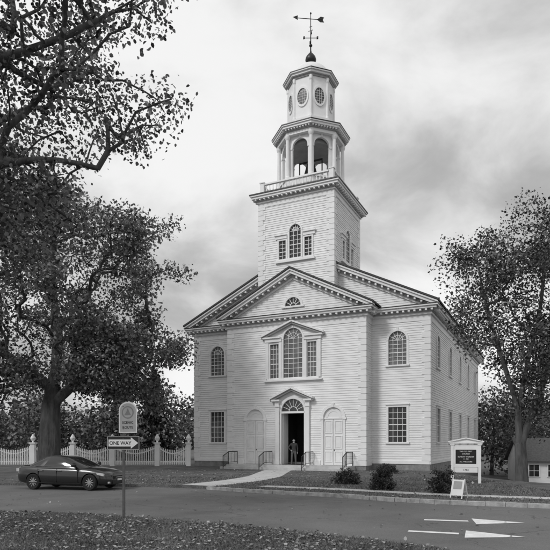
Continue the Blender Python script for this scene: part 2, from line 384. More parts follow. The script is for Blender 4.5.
for k in range(8):
    T=octT(k,1.7*math.cos(math.radians(22.5))); zc=26.72; hw=0.40; ez=1.6
    n=24
    pts=[(hw*math.cos(2*math.pi*i/n),zc+hw*ez*math.sin(2*math.pi*i/n)) for i in range(n)]
    glass.add([T(a,z,0.012) for a,z in pts],[tuple(range(n))],0)
    ring(trim,T,0,zc,hw-.02,hw+.08,0.002,0.07,24,ez=ez*0.96,t1=2*math.pi)
    for a in(-.18,0,.18):
        h=ez*math.sqrt(hw*hw-a*a); trim.tbox(T,a-.009,a+.009,zc-h,zc+h,0.013,0.03)
    for b in(-.36,-.18,0,.18,.36):
        w=math.sqrt(hw*hw-(b/ez)**2); trim.tbox(T,-w,w,zc+b-.009,zc+b+.009,0.013,0.033)
    t=math.radians(-90+22.5+45*k); x,y=cx+1.68*math.cos(t),cy+1.68*math.sin(t)
    trim.lathe(x,y,[(0.13,25.152),(0.13,25.3),(0.1,25.35),(0.09,27.75),(0.13,27.85),(0.13,28.1)],10)
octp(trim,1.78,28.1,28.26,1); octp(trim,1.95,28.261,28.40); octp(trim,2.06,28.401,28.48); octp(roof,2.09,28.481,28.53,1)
dome=MB('dome',[M_TRIM],CH,True)
dome.lathe(cx,cy,[(1.7,28.531),(1.6,28.6)]+[(1.5*math.cos(t),28.62+1.22*math.sin(t)) for t in np.linspace(0.0,1.42,12)],32); dome.build()
fin=MB('weathervane',[M_COPPER],CH,True)
fin.lathe(cx,cy,[(0.3,29.78),(0.22,29.9),(0.24,30.03),(0.36,30.14),(0.41,30.3),(0.36,30.5),(0.22,30.7),(0.08,30.85),(0.05,31.0)],20)
fin.cyl((cx,cy,30.9),(cx,cy,33.75),0.045,0.025,8)
fin.lathe(cx,cy,[(0.02,31.25),(0.12,31.35),(0.12,31.42),(0.02,31.52)],12)
for ang in(0.45,0.45+math.pi/2):
    dx,dy=math.cos(ang)*.5,math.sin(ang)*.5
    fin.cyl((cx-dx,cy-dy,31.95),(cx+dx,cy+dy,31.95),.022,.022,6)
    for s in(-1,1): fin.box(cx+s*dx-.06,cx+s*dx+.06,cy+s*dy-.02,cy+s*dy+.02,31.87,32.07)
for z,l in((32.5,.18),(32.8,.12)): fin.cyl((cx-l,cy,z),(cx+l,cy,z),.02,.02,6)
va=0.45; vx,vy=math.cos(va),math.sin(va)
fin.cyl((cx-1.0*vx,cy-1.0*vy,33.45),(cx+.85*vx,cy+.85*vy,33.3),.028,.028,6)
def vp(a,z): return (cx+a*vx,cy+a*vy,z)
fin.add([vp(-1.35,33.52),vp(-.95,33.65),vp(-.98,33.45),vp(-.95,33.28)],[(0,1,2),(0,2,3)])
fin.add([vp(.45,33.33),vp(.75,33.55),vp(1.0,33.48),vp(.9,33.3),vp(1.0,33.1),vp(.7,33.12)],[(0,1,2,3),(0,3,4,5)])
fin.lathe(cx,cy,[(0.02,33.7),(0.07,33.78),(0.02,33.88)],8)
fin.build()
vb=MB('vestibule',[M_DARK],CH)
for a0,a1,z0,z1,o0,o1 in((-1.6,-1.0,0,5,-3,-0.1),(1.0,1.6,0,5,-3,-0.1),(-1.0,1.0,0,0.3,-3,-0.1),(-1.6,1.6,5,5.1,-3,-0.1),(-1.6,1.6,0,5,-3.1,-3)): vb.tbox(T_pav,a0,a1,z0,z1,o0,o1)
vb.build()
pts=arc(0,4.0,0.88,16); glass.add([T_pav(a,z,-0.05) for a,z in pts],[tuple(range(len(pts)))],0)
ring(trim,T_pav,0,4.0,0.86,1.04,-0.1,0.1)
ring(trim,T_pav,0,4.0,0.3,0.34,-0.045,-0.02,8)
for k in range(1,8):
    t=math.pi*k/8;dx,dz=math.cos(t),math.sin(t);w=0.015
    trim.tquad(T_pav,[(dx*.3+dz*w,4+dz*.3-dx*w),(dx*.87+dz*w,4+dz*.87-dx*w),(dx*.87-dz*w,4+dz*.87+dx*w),(dx*.3-dz*w,4+dz*.3+dx*w)],-0.045,-0.022)
trim.tbox(T_pav,-0.9,0.9,3.86,4.0,-0.1,0.1)
for s in(-1,1):
    trim.tbox(T_pav,min(s*.86,s*.97),max(s*.86,s*.97),0.31,3.999,-0.12,0.1)
    trim.tbox(T_pav,min(s*.99,s*1.27),max(s*.99,s*1.27),0.31,4.3,-0.02,0.22)
    trim.tbox(T_pav,min(s*.95,s*1.31),max(s*.95,s*1.31),4.301,4.42,-0.02,0.27)
    trim.tbox(T_pav,min(s*.96,s*1.33),max(s*.96,s*1.33),0.305,0.55,-0.02,0.28)
    trim.tbox(T_pav,min(s*1.0,s*1.3),max(s*1.0,s*1.3),4.421,4.7,-0.02,0.24)
    trim.tbox(T_pav,min(s*.9,s*1.5),max(s*.9,s*1.5),4.701,4.82,-0.02,0.4)
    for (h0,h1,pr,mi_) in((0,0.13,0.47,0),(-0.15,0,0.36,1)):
        trim.tquad(T_pav,[(s*1.6,4.84+h0),(0,5.55+h0),(0,5.55+h1),(s*1.6,4.84+h1)],-0.02,pr,mi_)
trim.tquad(T_pav,[(-.9,4.95),(.9,4.95),(.3,5.35),(-.3,5.35)],-0.02,0.05)
doors.tbox(T_pav,0.80,0.855,0.32,3.85,-0.95,-0.13)
doors.tbox(T_pav,-0.855,-0.80,0.32,3.85,-0.95,-0.13)
for c in(-2.95,2.95):
    pts=[(c-.72,0.31),(c+.72,0.31)]+arc(c,3.5,.72,16)
    doors.add([T_pav(a,z,-0.05) for a,z in pts],[tuple(range(len(pts)))],0)
    ring(trim,T_pav,c,3.5,0.70,0.88,-0.09,0.09); trim.tbox(T_pav,c-.08,c+.08,4.2,4.5,-0.02,0.14)
    for s in(-1,1): trim.tbox(T_pav,min(c+s*.7,c+s*.86),max(c+s*.7,c+s*.86),0.31,3.499,-0.09,0.08); trim.tbox(T_pav,min(c+s*.68,c+s*.93),max(c+s*.68,c+s*.93),3.38,3.52,-0.09,0.12)
    trim.tbox(T_pav,c-.7,c+.7,3.42,3.5,-0.06,0.0)
    for s in(-1,1):
        for z0,z1 in((0.5,1.25),(1.4,2.3),(2.45,3.3)):
            a0,a1=sorted((c+s*.09,c+s*.62))
            # moulding frame round a recessed panel
            doors.tbox(T_pav,a0,a1,z0,z0+.05,-0.05,-0.015); doors.tbox(T_pav,a0,a1,z1-.05,z1,-0.05,-0.015)
            doors.tbox(T_pav,a0,a0+.05,z0+.05,z1-.05,-0.05,-0.015); doors.tbox(T_pav,a1-.05,a1,z0+.05,z1-.05,-0.05,-0.015)
            doors.tbox(T_pav,a0+.1,a1-.1,z0+.1,z1-.1,-0.05,-0.030)
    doors.tbox(T_pav,c-.008,c+.008,0.32,3.41,-0.05,-0.046,1)
    ring(doors,T_pav,c,3.52,.40,.56,-0.05,-0.03,12)
    doors.tbox(T_pav,c+.04,c+.07,1.28,1.38,-.05,0.0,1)
steps=MB('stone_steps',[M_CONC],CH)
steps.box(-4.5,4.5,PY-1.5,PY-0.02,-0.2,0.30); steps.box(-4.8,4.8,PY-1.85,PY-1.5,-0.2,0.15); steps.build()
rail=MB('iron_handrails',[M_IRON],CH)
for a in(-4.35,-1.55,1.55,4.35):
    y0,y1=PY-0.15,PY-1.95
    ps=[(a,y1-.2,0,0.9),(a,y1+.55,0.3,1.2),(a,y0,0.3,1.2)]
    for p in ps: rail.cyl((p[0],p[1],p[2]),(p[0],p[1],p[3]),.025,.025,8)
    for p,q in zip(ps[:-1],ps[1:]):
        rail.cyl((p[0],p[1],p[3]),(q[0],q[1],q[3]),.028,.028,8); rail.cyl((p[0],p[1],p[2]+.15),(q[0],q[1],q[2]+.15),.018,.018,6)
        for i in range(1,6):
            t=i/6; rail.cyl((a,p[1]+(q[1]-p[1])*t,p[2]+(q[2]-p[2])*t+.15),(a,p[1]+(q[1]-p[1])*t,p[3]+(q[3]-p[3])*t),.01,.01,5)
rail.build()
for m in(walls,trim,glass,roof,doors,found): m.build()
MW=Matrix.Translation((1.855,40.55,0))@Matrix.Rotation(math.atan2(-0.436,0.9),4,'Z')

# ------------------------------------------------------------------ GROUND
def ss(a,b,x): t=np.clip((x-a)/(b-a),0,1); return t*t*(3-2*t)
def dip(x,y): return 1.8*ss(10.5,14.5,x)*np.clip((y-25)/22,0,1)*(1-ss(130,190,y))*(1-ss(120,200,x))
def poly_sheet(name,pts,z,m,skirt=0):
    me=bpy.data.meshes.new(name); n=len(pts)
    vs=[(x,y,z) for x,y in pts]; fs=[tuple(range(n))]
    if skirt:
        vs+=[(x,y,z-skirt) for x,y in pts]; fs+=[(i,(i+1)%n,n+(i+1)%n,n+i) for i in range(n)]
    me.from_pydata(vs,[],fs); me.materials.append(m); me.update()
    ob=bpy.data.objects.new(name,me); COL.objects.link(ob); return ob
def gridmesh(xs,ys,zf):
    X,Y=np.meshgrid(xs,ys); Z=zf(X,Y); V=np.stack([X.ravel(),Y.ravel(),Z.ravel()],1); nx=len(xs); F=[]
    for j in range(len(ys)-1):
        for i in range(nx-1): F.append((j*nx+i,j*nx+i+1,(j+1)*nx+i+1,(j+1)*nx+i))
    return V,F
def catmull(P,n=8):
    P=[Vector(p) for p in P]; out=[]
    for i in range(len(P)-1):
        p0=P[max(i-1,0)];p1=P[i];p2=P[i+1];p3=P[min(i+2,len(P)-1)]
        for k in range(n):
            t=k/n; out.append(0.5*((2*p1)+(p2-p0)*t+(2*p0-5*p1+4*p2-p3)*t*t+(3*p1-p0-3*p2+p3)*t**3))
    out.append(P[-1]); return out
gx=np.concatenate([[-2500,-600,-200,-60],np.arange(0,60,1.5),np.arange(60,220,20),[500,2500]]); gy=np.concatenate([[-400,0],np.arange(24,60,1.5),np.arange(60,220,15),[500,1200,3000]])
V,F=gridmesh(gx,gy,lambda x,y:-0.13-dip(x,y)*1.02); npmesh('ground',V,np.array(F),M_GRASS)
poly_sheet('road',[(-90,-20),(90,-20),(90,24.9),(-8,24.9),(-8,30),(-90,30)],-0.12,M_ASPH)
edgeF=catmull([(-90,28,0),(-40,27,0),(-20,26.3,0),(-11,25.6,0),(-6,24.8,0),(-3.4,23.9,0),(-0.8,21.9,0),(2.3,20,0),(4.3,18.4,0),(8.1,16.7,0),(14,15.2,0),(30,13,0),(90,8,0)])
FE=[(p.x,p.y) for p in edgeF]
lawn1=poly_sheet('lawn',FE+[(90,25),(-2,25),(-2,28.5),(-90,28.5)],0.0,M_GRASS,0.13)
lx=np.concatenate([[-90,-40],np.arange(-2,60,1.0),[90]]); ly=np.concatenate([np.arange(28.5,60,1.0),np.arange(60,200,12)])
V,F=gridmesh(lx,ly,lambda x,y:-dip(x,y)); 
V2,F2=gridmesh(np.concatenate([np.arange(-2,60,1.0),[90]]),np.array([25,26,27,28,28.5]),lambda x,y:-dip(x,y))
bm=bmesh.new(); bm.from_mesh(lawn1.data)
for VV,FF in((V,F),(V2,F2)):
    bv=[bm.verts.new(v) for v in VV]
    for f in FF: bm.faces.new([bv[i] for i in f])
bm.to_mesh(lawn1.data); bm.free()
edgeN=catmull([(-60,17.5,0),(-20,16.3,0),(-7.4,15.2,0),(-4.5,14.6,0),(-1.75,13.3,0),(.5,11.8,0),(2,10.75,0),(2.9,9.8,0),(3.2,8,0),(2.5,4,0),(0,-3,0)])
rn=random.Random(8)
NE=[(p.x+rn.uniform(-.05,.05),p.y+rn.uniform(-.05,.05)) for p in edgeN]
poly_sheet('lawn.001',NE+[(-60,-3)],-0.05,M_GRASS,0.07)
kb=MB('kerb',[M_KERB])
rr=random.Random(3)
for i in range(len(edgeF)-1):
    p,q=edgeF[i],edgeF[i+1]
    if p.x>60 or p.x<-3: continue
    L_=(q-p).length; n=max(1,int(L_/1.9)); d=(q-p).normalized(); nn=Vector((d.y,-d.x,0))
    for k in range(n):
        j1,j2=rr.uniform(-.02,.02),rr.uniform(-.02,.02)
        a=p+d*(L_*k/n+0.004)+nn*j1; b=p+d*(L_*(k+1)/n-0.004)+nn*j2; h=0.012+rr.uniform(-.008,.01); h2=h+rr.uniform(-.008,.008)
        o=[a+nn*.12,b+nn*.12,b-nn*.03,a-nn*.03]
        kb.hexa([(v.x,v.y,-.125) for v in o]+[(o[0].x,o[0].y,h-.01),(o[1].x,o[1].y,h2-.01),(o[2].x,o[2].y,h2),(o[3].x,o[3].y,h)])
kb.build()
def strip(name,path,w,z,m):
    C=catmull([(x,y,0) for x,y in path]); L1=[];R1=[]
    for i,p in enumerate(C):
        d=(C[min(i+1,len(C)-1)]-C[max(i-1,0)]).normalized(); nn=Vector((-d.y,d.x,0)); L1.append(p+nn*w/2);R1.append(p-nn*w/2)
    V=np.array([tuple(p) for p in L1+R1]); V[:,2]=z; n=len(C)
    F=np.array([(i+n,i+1+n,i+1,i) for i in range(n-1)])
    npmesh(name,V,F,m); return np.array([(p.x,p.y) for p in C])
wk=strip('walkway',[(-3.3,24.1),(-1.9,26.5),(-.7,30),(-.2,34),(0.2,37.6)],1.8,0.006,M_CONC)
sk=strip('sidewalk',[(-0.5,23.6),(2.6,21.9),(5,20.2),(8.6,18.5),(14,17),(30,14.8),(60,12)],0.8,0.010,M_CONC)
def arrow(name,x,y,ang):
    e=MB(name,[M_LINE]); c,s=math.cos(ang),math.sin(ang)
    def P(a,b): return (x+a*c-b*s,y+a*s+b*c,-0.114)
    e.add([P(0,-.1),P(1.05,-.1),P(1.05,.1),P(0,.1)],[(0,1,2,3)])
    e.add([P(1.18,-.5),P(2.35,0),P(1.18,.5)],[(0,1,2)])
    e.build()
arrow('road_arrow_marking',3.72,14.15,math.radians(-13)); arrow('road_arrow_marking',2.9,12.35,math.radians(-20))

# ------------------------------------------------------------------ TREES
def gauss(n,sd):
    g=RNG.normal(size=(n,3)); l=np.linalg.norm(g,axis=1)[:,None]; g=g/l*np.minimum(l,1.9); return g*np.array(sd)
def leaf_mesh(name,P,size,m,parent,six=False,flat=0.0,droop=0.3):
    n=len(P); R=RNG
    d=R.normal(size=(n,3)); d[:,2]-=droop; d/=np.linalg.norm(d,axis=1)[:,None]
    up=R.normal(size=(n,3)); up[:,2]+=1.2
    if flat: d[:,2]*=(1-flat); up[:,2]+=6*flat; d/=np.linalg.norm(d,axis=1)[:,None]
    s=np.cross(d,up); s/=np.linalg.norm(s,axis=1)[:,None]+1e-9
    nrm=np.cross(s,d)
    L=(size*R.uniform(.6,1.35,n))[:,None]; Wd=L*R.uniform(.28,.45,n)[:,None]
    if six:
        fold=nrm*L*0.12
        V=np.stack([P,P+d*L*.3-s*Wd+fold,P+d*L*.7-s*Wd*.8+fold,P+d*L,P+d*L*.7+s*Wd*.8+fold,P+d*L*.3+s*Wd+fold],1).reshape(-1,3)
        b=np.arange(n)[:,None]*6
        F=np.concatenate([b+np.array([[0,3,2,1]]),b+np.array([[0,5,4,3]])])
    else:
        V=np.stack([P,P+d*L*.5-s*Wd,P+d*L,P+d*L*.5+s*Wd],1).reshape(-1,3)
        F=np.arange(n)[:,None]*4+np.array([[0,1,2,3]])
    return npmesh(name,V,F,m,parent)
def tree(name,trunk,clumps,R0,nleaf,sd,lsize,leafm,six=False,bf=0.25,step=0.55,extra_limbs=[],tip=0.012,jit=0.10):
    root=empty(name,trunk[0])
    off=Vector(trunk[0])
    nodes=[];par=[];plen=[]
    def addchain(pts,parent):
        pi=parent
        for p in pts:
            nodes.append(np.array(p,float)); par.append(pi); plen.append(0 if pi<0 else plen[pi]+np.linalg.norm(nodes[-1]-nodes[pi])); pi=len(nodes)-1
        return pi
    tp=[tuple(p) for p in catmull(trunk,4)]; addchain(tp,-1)
    ntr=len(tp)
    for lim in extra_limbs:
        lp=[np.array(tuple(p)) for p in catmull(lim,4)]
        A=np.array(nodes); j=int(np.argmin(np.linalg.norm(A-lp[0],axis=1)))
        addchain(lp[1:],j)
    A=np.array(nodes)
    dmin=np.array([np.min(np.linalg.norm(A-c,axis=1)) for c in clumps]); order=np.argsort(dmin)
    cap=len(nodes)+len(clumps)*30; arr=np.zeros((cap,3)); arr[:len(nodes)]=A; pl=np.zeros(cap); pl[:len(nodes)]=plen; cnt=len(nodes)
    lowcut=int(ntr*0.45)
    tips=[]
    twigpts=[]
    for ci in order:
        c=clumps[ci]; dv=c-arr[:cnt]; dist=np.linalg.norm(dv,axis=1)
        cost=dist+bf*pl[:cnt]+np.where(dv[:,2]<-0.2*dist,0.5*dist,0); cost[:lowcut]+=50
        j=int(np.argmin(cost)); dd=dist[j]; n=max(1,int(dd/step)); pi=j; p0=arr[j].copy()
        sag=np.array([0,0,dd*0.10])
        for k in range(1,n+1):
            t=k/n; q=p0+(c-p0)*t+sag*math.sin(math.pi*t)*(1 if k<n else 0)+(RNG.normal(size=3)*jit*(0 if k==n else 1))
            if cnt>=cap: break
            arr[cnt]=q; par.append(pi); pl[cnt]=pl[pi]+np.linalg.norm(q-arr[pi]); pi=cnt; cnt+=1
            if k>n*0.5: twigpts.append(q)
        tips.append(pi)
    w=np.zeros(cnt)
    for t in tips: w[t]+=1
    for i in range(cnt-1,0,-1):
        if par[i]>=0: w[par[i]]+=w[i]
    rad=np.maximum(tip,R0*(np.maximum(w,0.5)/max(1,w[0]))**0.48)
    for i in range(ntr):
        t=i/(ntr-1); rad[i]=max(rad[i],0)* (1.35-0.35*min(1,t*3)) 
    V=[];F=[]
    for i in range(1,cnt):
        p=par[i]; 
        a,b=arr[p],arr[i]; d=b-a; l=np.linalg.norm(d)
        if l<1e-4: continue
        d/=l; ns=16 if rad[i]>.15 else (6 if rad[i]>.04 else 4)
        ref=np.array([1,0,0]) if abs(d[0])<.8 else np.array([0,1,0])
        u=np.cross(d,ref);u/=np.linalg.norm(u);v=np.cross(d,u)
        ra=min(rad[p],rad[i]*1.25); rb=rad[i]
        o=len(V)
        a=a-d*ra*0.3
        big=rad[i]>.15
        for pt,r in((a,ra),(b+d*rb*.2,rb)):
            for k in range(ns):
                t=2*math.pi*k/ns; rk=r*(1+(.07*math.sin(3*t+1)+.05*math.sin(5*t)) if big else 1)
                V.append(tuple(pt+u*math.cos(t)*rk+v*math.sin(t)*rk-np.array(off)))
        for k in range(ns): F.append((o+k,o+(k+1)%ns,o+ns+(k+1)%ns,o+ns+k))
    me=bpy.data.meshes.new(name+'_wood'); me.from_pydata(V,[],F); me.materials.append(M_BARK)
    me.polygons.foreach_set('use_smooth',[True]*len(F)); me.update()
    ob=bpy.data.objects.new('trunk_and_limbs',me); COL.objects.link(ob); ob.parent=root
    cl=np.array(clumps)
    k=RNG.poisson(nleaf,len(cl))
    P=np.repeat(cl,k,axis=0)+gauss(k.sum(),sd)
    tw=np.array(twigpts); 
    if len(tw):
        kk=max(1,int(nleaf*0.12)); P2=np.repeat(tw,kk,axis=0)+gauss(len(tw)*kk,np.array(sd)*0.7); P=np.concatenate([P,P2])
    leaf_mesh('foliage',P-np.array(off),lsize,leafm,root,six)
    return root
def ell(n,c,r,seed=0,gap=0.0,gs=0.35,shell=0.0,cond=None):
    out=[];c=np.array(c,float);r=np.array(r,float); rg=np.random.default_rng(seed)
    while len(out)<n:
        p=rg.uniform(-1,1,3); q=np.linalg.norm(p)
        if q>1+0.12*math.sin(5*p[0]+3*p[2]+seed)*1.0: continue
        if shell and q<shell and rg.random()<0.7: continue
        w=c+p*r
        if gap and mnoise.noise(Vector(w*gs)+Vector((seed*3.1,0,0)))<gap-0.5: continue
        if cond and not cond(w): continue
        out.append(w)
    return out
c1=ell(680,(-14.2,36,11.4),(8.6,7.0,7.2),1,gap=0.47,gs=0.36,shell=0.55)+ell(150,(-9.3,35.5,7.0),(4.1,3.5,3.0),2,gap=0.44,gs=0.45)+ell(100,(-19,35.5,7.0),(4,3.5,3.0),22,gap=0.42,gs=0.4)
tree('maple_tree',[(-14.4,36,-.05),(-14.3,36,2),(-14.2,36,4.2),(-13.9,36,6.5),(-13.9,36.2,9),(-14.2,36.2,12),(-14,36,15)],c1,0.56,66,(.46,.46,.34),0.20,M_LEAFA,
     extra_limbs=[[(-14.2,36,4.2),(-11.8,35.6,6.2),(-9.2,35.4,8.2),(-7.4,35.4,9.5)],[(-14.1,36,5.2),(-16.6,35.6,7.2),(-19.5,35.4,9)]])
c2=ell(500,(-7.8,12.6,11.3),(5.6,4.4,4.6),4,gap=0.48,gs=0.55,shell=0.3)+ell(110,(-6.9,13.2,7.4),(2.9,2.5,1.5),5,gap=0.45,gs=0.5)
tree('maple_tree',[(-11.5,12,-.1),(-11.4,12,2),(-11.2,12.1,4.5),(-10.6,12.2,7),(-10.2,12.4,9.5),(-9.8,12.5,12)],c2,0.40,58,(.32,.32,.22),0.095,M_LEAFB,True,
     extra_limbs=[[(-11.2,12.1,4.8),(-9,12.1,6.6),(-7,12.3,7.6),(-5.2,12.6,8.1),(-4.0,12.8,8.0)],[(-10.8,12.2,6.8),(-8.4,12,8.8),(-6.4,12,9.7),(-4.4,12.2,10.6),(-2.9,12.4,11.6)],[(-10.4,12.4,8),(-8,12.8,10.6),(-6,13,12.4)]],step=0.4,jit=0.06,tip=0.007)
c3=ell(430,(15.6,30.5,10.0),(6.1,4.6,5.3),6,gap=0.5,gs=0.5,shell=0.4)+ell(55,(11.0,30,10.6),(2.2,2,2.6),61)+ell(190,(16.3,31.5,5.6),(4.2,3.6,3.6),7,gap=0.46,gs=0.5)
tree('ash_tree',[(13.3,30.5,-1.0),(13.2,30.5,1.2),(13.1,30.5,3.2),(13.6,30.6,6),(14.3,30.6,9),(14.6,30.5,12.5)],c3,0.26,62,(.38,.38,.38),0.15,M_LEAFC,
     extra_limbs=[[(13.15,30.5,1.6),(14.3,30.6,4.6),(15.6,30.8,8),(17,31,11)],[(13.2,30.5,3.2),(12.2,30.2,6),(11.2,30,9),(10.7,30,11.5)]])
def conifer(name,x,y,h,r):
    root=empty(name,(x,y,0)); tb_=MB('trunk',[M_BARK],root); tb_.cyl((0,0,0),(0,0,h),.2,.02,8); tb_.build()
    n=int(2600*h/9); z=h*(1-RNG.random(n)**0.62)*.97+.3; rad=r*(1-z/h)**0.85*(0.35+0.65*RNG.random(n)**.5)*(1+.18*np.sin(z*5)); a=RNG.uniform(0,2*math.pi,n)
    P=np.stack([rad*np.cos(a),rad*np.sin(a),z-rad*.25],1)
    leaf_mesh('needles',P,0.5,M_NEEDLE,root,droop=0.8)
conifer('spruce_tree',-12.6,59,9.6,2.3); conifer('spruce_tree',-16.8,62,8.0,2.2)
def mass(name,blobs,nper,sz,m,sd=0.8,z0=0,dens=22):
    root=empty(name,(0,0,z0)); P=[]
    st=MB('stems',[M_BARK],root)
    for (x,y,h,r) in blobs:
        cl=np.array(ell(int(nper),(x,y,h*.55),(r,r,h*.5),int(abs(x*7+y)),gap=0.42,gs=0.5))
        k=dens; P.append(np.repeat(cl,k,axis=0)+gauss(len(cl)*k,(sd,sd,sd)))
        st.cyl((x,y,0),(x+.3,y,h*.7),.25,.08,8)
    P=np.concatenate(P); P=P[P[:,2]>0.05]; st.build(); leaf_mesh('foliage',P,sz,m,root)
rb=random.Random(5)
bl=[(-36+i*3.6+rb.uniform(-1,1),62+rb.uniform(-4,8),rb.uniform(4.0,7.5),rb.uniform(2.2,3.4)) for i in range(10)]
mass('distant_trees',bl,70,0.36,M_HILL,dens=26)
bl=[(23.5+i*3.6+rb.uniform(-1,1),66+rb.uniform(-6,6),rb.uniform(8,13),rb.uniform(2.6,3.8)) for i in range(10)]
mass('distant_trees',bl,80,0.36,M_HILL,z0=-1.8,dens=26)
bl=[(-150+i*11+rb.uniform(-4,4),150+rb.uniform(-15,15),rb.uniform(9,14),rb.uniform(6,9)) for i in range(28)]
mass('distant_trees',bl,60,1.2,M_HILL,1.6,z0=-.5)
def bush(name,x,y,w,h):
    root=empty(name,(x,y,0)); cl=[]
    rg=np.random.default_rng(int(x*100)); n=120
    ph0=rg.uniform(0,6)
    for _ in range(n):
        a=rg.uniform(0,2*math.pi); ph=math.acos(rg.uniform(0,1)); rr_=rg.uniform(.6,1)*(1+.16*math.sin(3*a+ph0)+.1*math.sin(5*a+2*ph))
        cl.append((math.cos(a)*math.sin(ph)*w/2*rr_,math.sin(a)*math.sin(ph)*w/2*rr_,0.06+math.cos(ph)*h*rr_*.92))
    cl=np.array(cl); P=np.repeat(cl,45,axis=0)+rg.normal(size=(n*45,3))*0.05*np.array([1,1,.9]); P=P[P[:,2]>.01]
    leaf_mesh('leaves',P,0.055,M_BUSH,root)
    s=MB('stems',[M_BARK],root)
    for c in cl[::5]: s.cyl((0,0,0),tuple(c),.02,.006,5)
    s.build()
bush('shrub',3.2,25.0,1.2,.62); bush('shrub',4.15,21.8,1.0,.82); bush('shrub',6.05,20.4,.95,.85)
bush('shrub',6.6,33.6,1.2,.5)
# ------------------------------------------------------------------ fallen leaves & grass
def inpoly(P,poly):
    x,y=P[:,0],P[:,1]; c=np.zeros(len(P),bool); n=len(poly); j=n-1
    for i in range(n):
        xi,yi=poly[i];xj,yj=poly[j]
        t=((yi>y)!=(yj>y))&(x<(xj-xi)*(y-yi)/((yj-yi) if yj!=yi else 1e-9)+xi); c^=t; j=i
    return c
def offpath(P,path,w,keep=0.0):
    pp_=[]
    for a,b in zip(path[:-1],path[1:]):
        n=max(2,int(np.linalg.norm(b-a)/.25)); pp_.append(a+(b-a)*np.linspace(0,1,n)[:,None])
    C=np.concatenate(pp_); d=np.full(len(P),1e9)
    for c in C: d=np.minimum(d,(P[:,0]-c[0])**2+(P[:,1]-c[1])**2)
    return P[(d>w*w)|(RNG.random(len(P))<keep)]
nearpoly=NE+[(-60,-3)]; farpoly=FE+[(90,200),(-90,200)]
def scatter(n,x0,x1,y0,y1,poly=None,z=0,clump=0.5):
    P=np.stack([RNG.uniform(x0,x1,n),RNG.uniform(y0,y1,n),np.full(n,z)],1)
    if poly is not None: P=P[inpoly(P,poly)]
    nz=np.array([mnoise.noise(Vector((p[0]*.7,p[1]*.7,3))) for p in P])
    return P[(nz+RNG.uniform(-.5,.5,len(P)))>clump-0.5]
L1=scatter(13000,-9,3.3,8.5,16.5,nearpoly,-0.03,0.5)
L2=scatter(9000,-14,10.4,17,38,farpoly,0.014,0.5)
L2=offpath(offpath(L2,wk,.95,.12),sk,.45,.15)
L3=scatter(420,-10,8,9,25,None,-0.108,0.5)
L3=L3[~inpoly(L3,nearpoly)]
L3=L3[~inpoly(L3,farpoly)]
LL=np.concatenate([L1,L3]); LL[:,2]+=RNG.uniform(0,.045,len(LL))*(LL[:,2]>-.1)
leaf_mesh('fallen_leaves',LL,0.07,M_FALL,None,True,flat=0.75,droop=0)
L2[:,2]+=RNG.uniform(0,.02,len(L2)); leaf_mesh('fallen_leaves',L2,0.10,M_FALL,None,False,flat=0.8,droop=0)
def blades(name,G,wd,h0,h1):
    n=len(G); hh=RNG.uniform(h0,h1,n); a=RNG.uniform(0,2*math.pi,n); lean=RNG.normal(size=(n,2))*.03
    wv=np.stack([np.cos(a),np.sin(a),np.zeros(n)],1)*wd
    tip=G+np.stack([lean[:,0],lean[:,1],hh],1)
    V=np.stack([G-wv,G+wv,tip],1).reshape(-1,3); F=np.arange(3*n).reshape(-1,3)
    npmesh(name,V,F,M_BLADE)
blades('grass',scatter(170000,-8.5,3.3,8.8,16.2,nearpoly,-0.05,0.1),.006,.025,.07)
G=scatter(60000,-12,10.4,16.5,30,farpoly,0,0.12)
blades('grass',offpath(offpath(G,wk,.92),sk,.42),.011,.03,.08)

# ------------------------------------------------------------------ FENCE
fe=empty('picket_fence',(0,0,0))
fb=MB('pickets_and_rails',[M_TRIM],fe); fp=MB('posts',[M_TRIM],fe)
fx=[-30.2,-26.1,-22.0,-18.9,-15.8,-12.7,-9.2,-6.75]; FY=44.3
for i,x in enumerate(fx):
    fp.box(x-.17,x+.17,FY-.17,FY+.17,0,1.75); fp.box(x-.24,x+.24,FY-.24,FY+.24,1.751,1.85)
    fp.lathe(x,FY,[(.07,1.85),(.08,1.95),(.19,2.1),(.2,2.2),(.1,2.38),(.03,2.5)],12)
for a,b in zip(fx[:-1],fx[1:]):
    fb.box(a+.17,b-.17,FY-.05,FY+.02,.3,.4); 
    n=int((b-a-.4)/.135)
    for k in range(n):
        x=a+.24+(b-a-.48)*k/(n-1); t=(x-a)/(b-a); z=1.62-.42*math.sin(math.pi*t)
        fb.box(x-.03,x+.03,FY-.09,FY-.052,.12,z); fb.add([(x-.03,FY-.09,z),(x+.03,FY-.09,z),(x+.03,FY-.052,z),(x-.03,FY-.052,z),(x,FY-.07,z+.07)],[(0,1,4),(1,2,4),(2,3,4),(3,0,4)])
    m_=10
    for k in range(m_):
        t0,t1=k/m_,(k+1)/m_; x0=a+.17+(b-a-.34)*t0;x1=a+.17+(b-a-.34)*t1; z0=1.35-.42*math.sin(math.pi*t0); z1=1.35-.42*math.sin(math.pi*t1)
        fb.hexa([(x0,FY-.05,z0),(x1,FY-.05,z1),(x1,FY+.02,z1),(x0,FY+.02,z0),(x0,FY-.05,z0+.09),(x1,FY-.05,z1+.09),(x1,FY+.02,z1+.09),(x0,FY+.02,z0+.09)])
fb.build();fp.build()
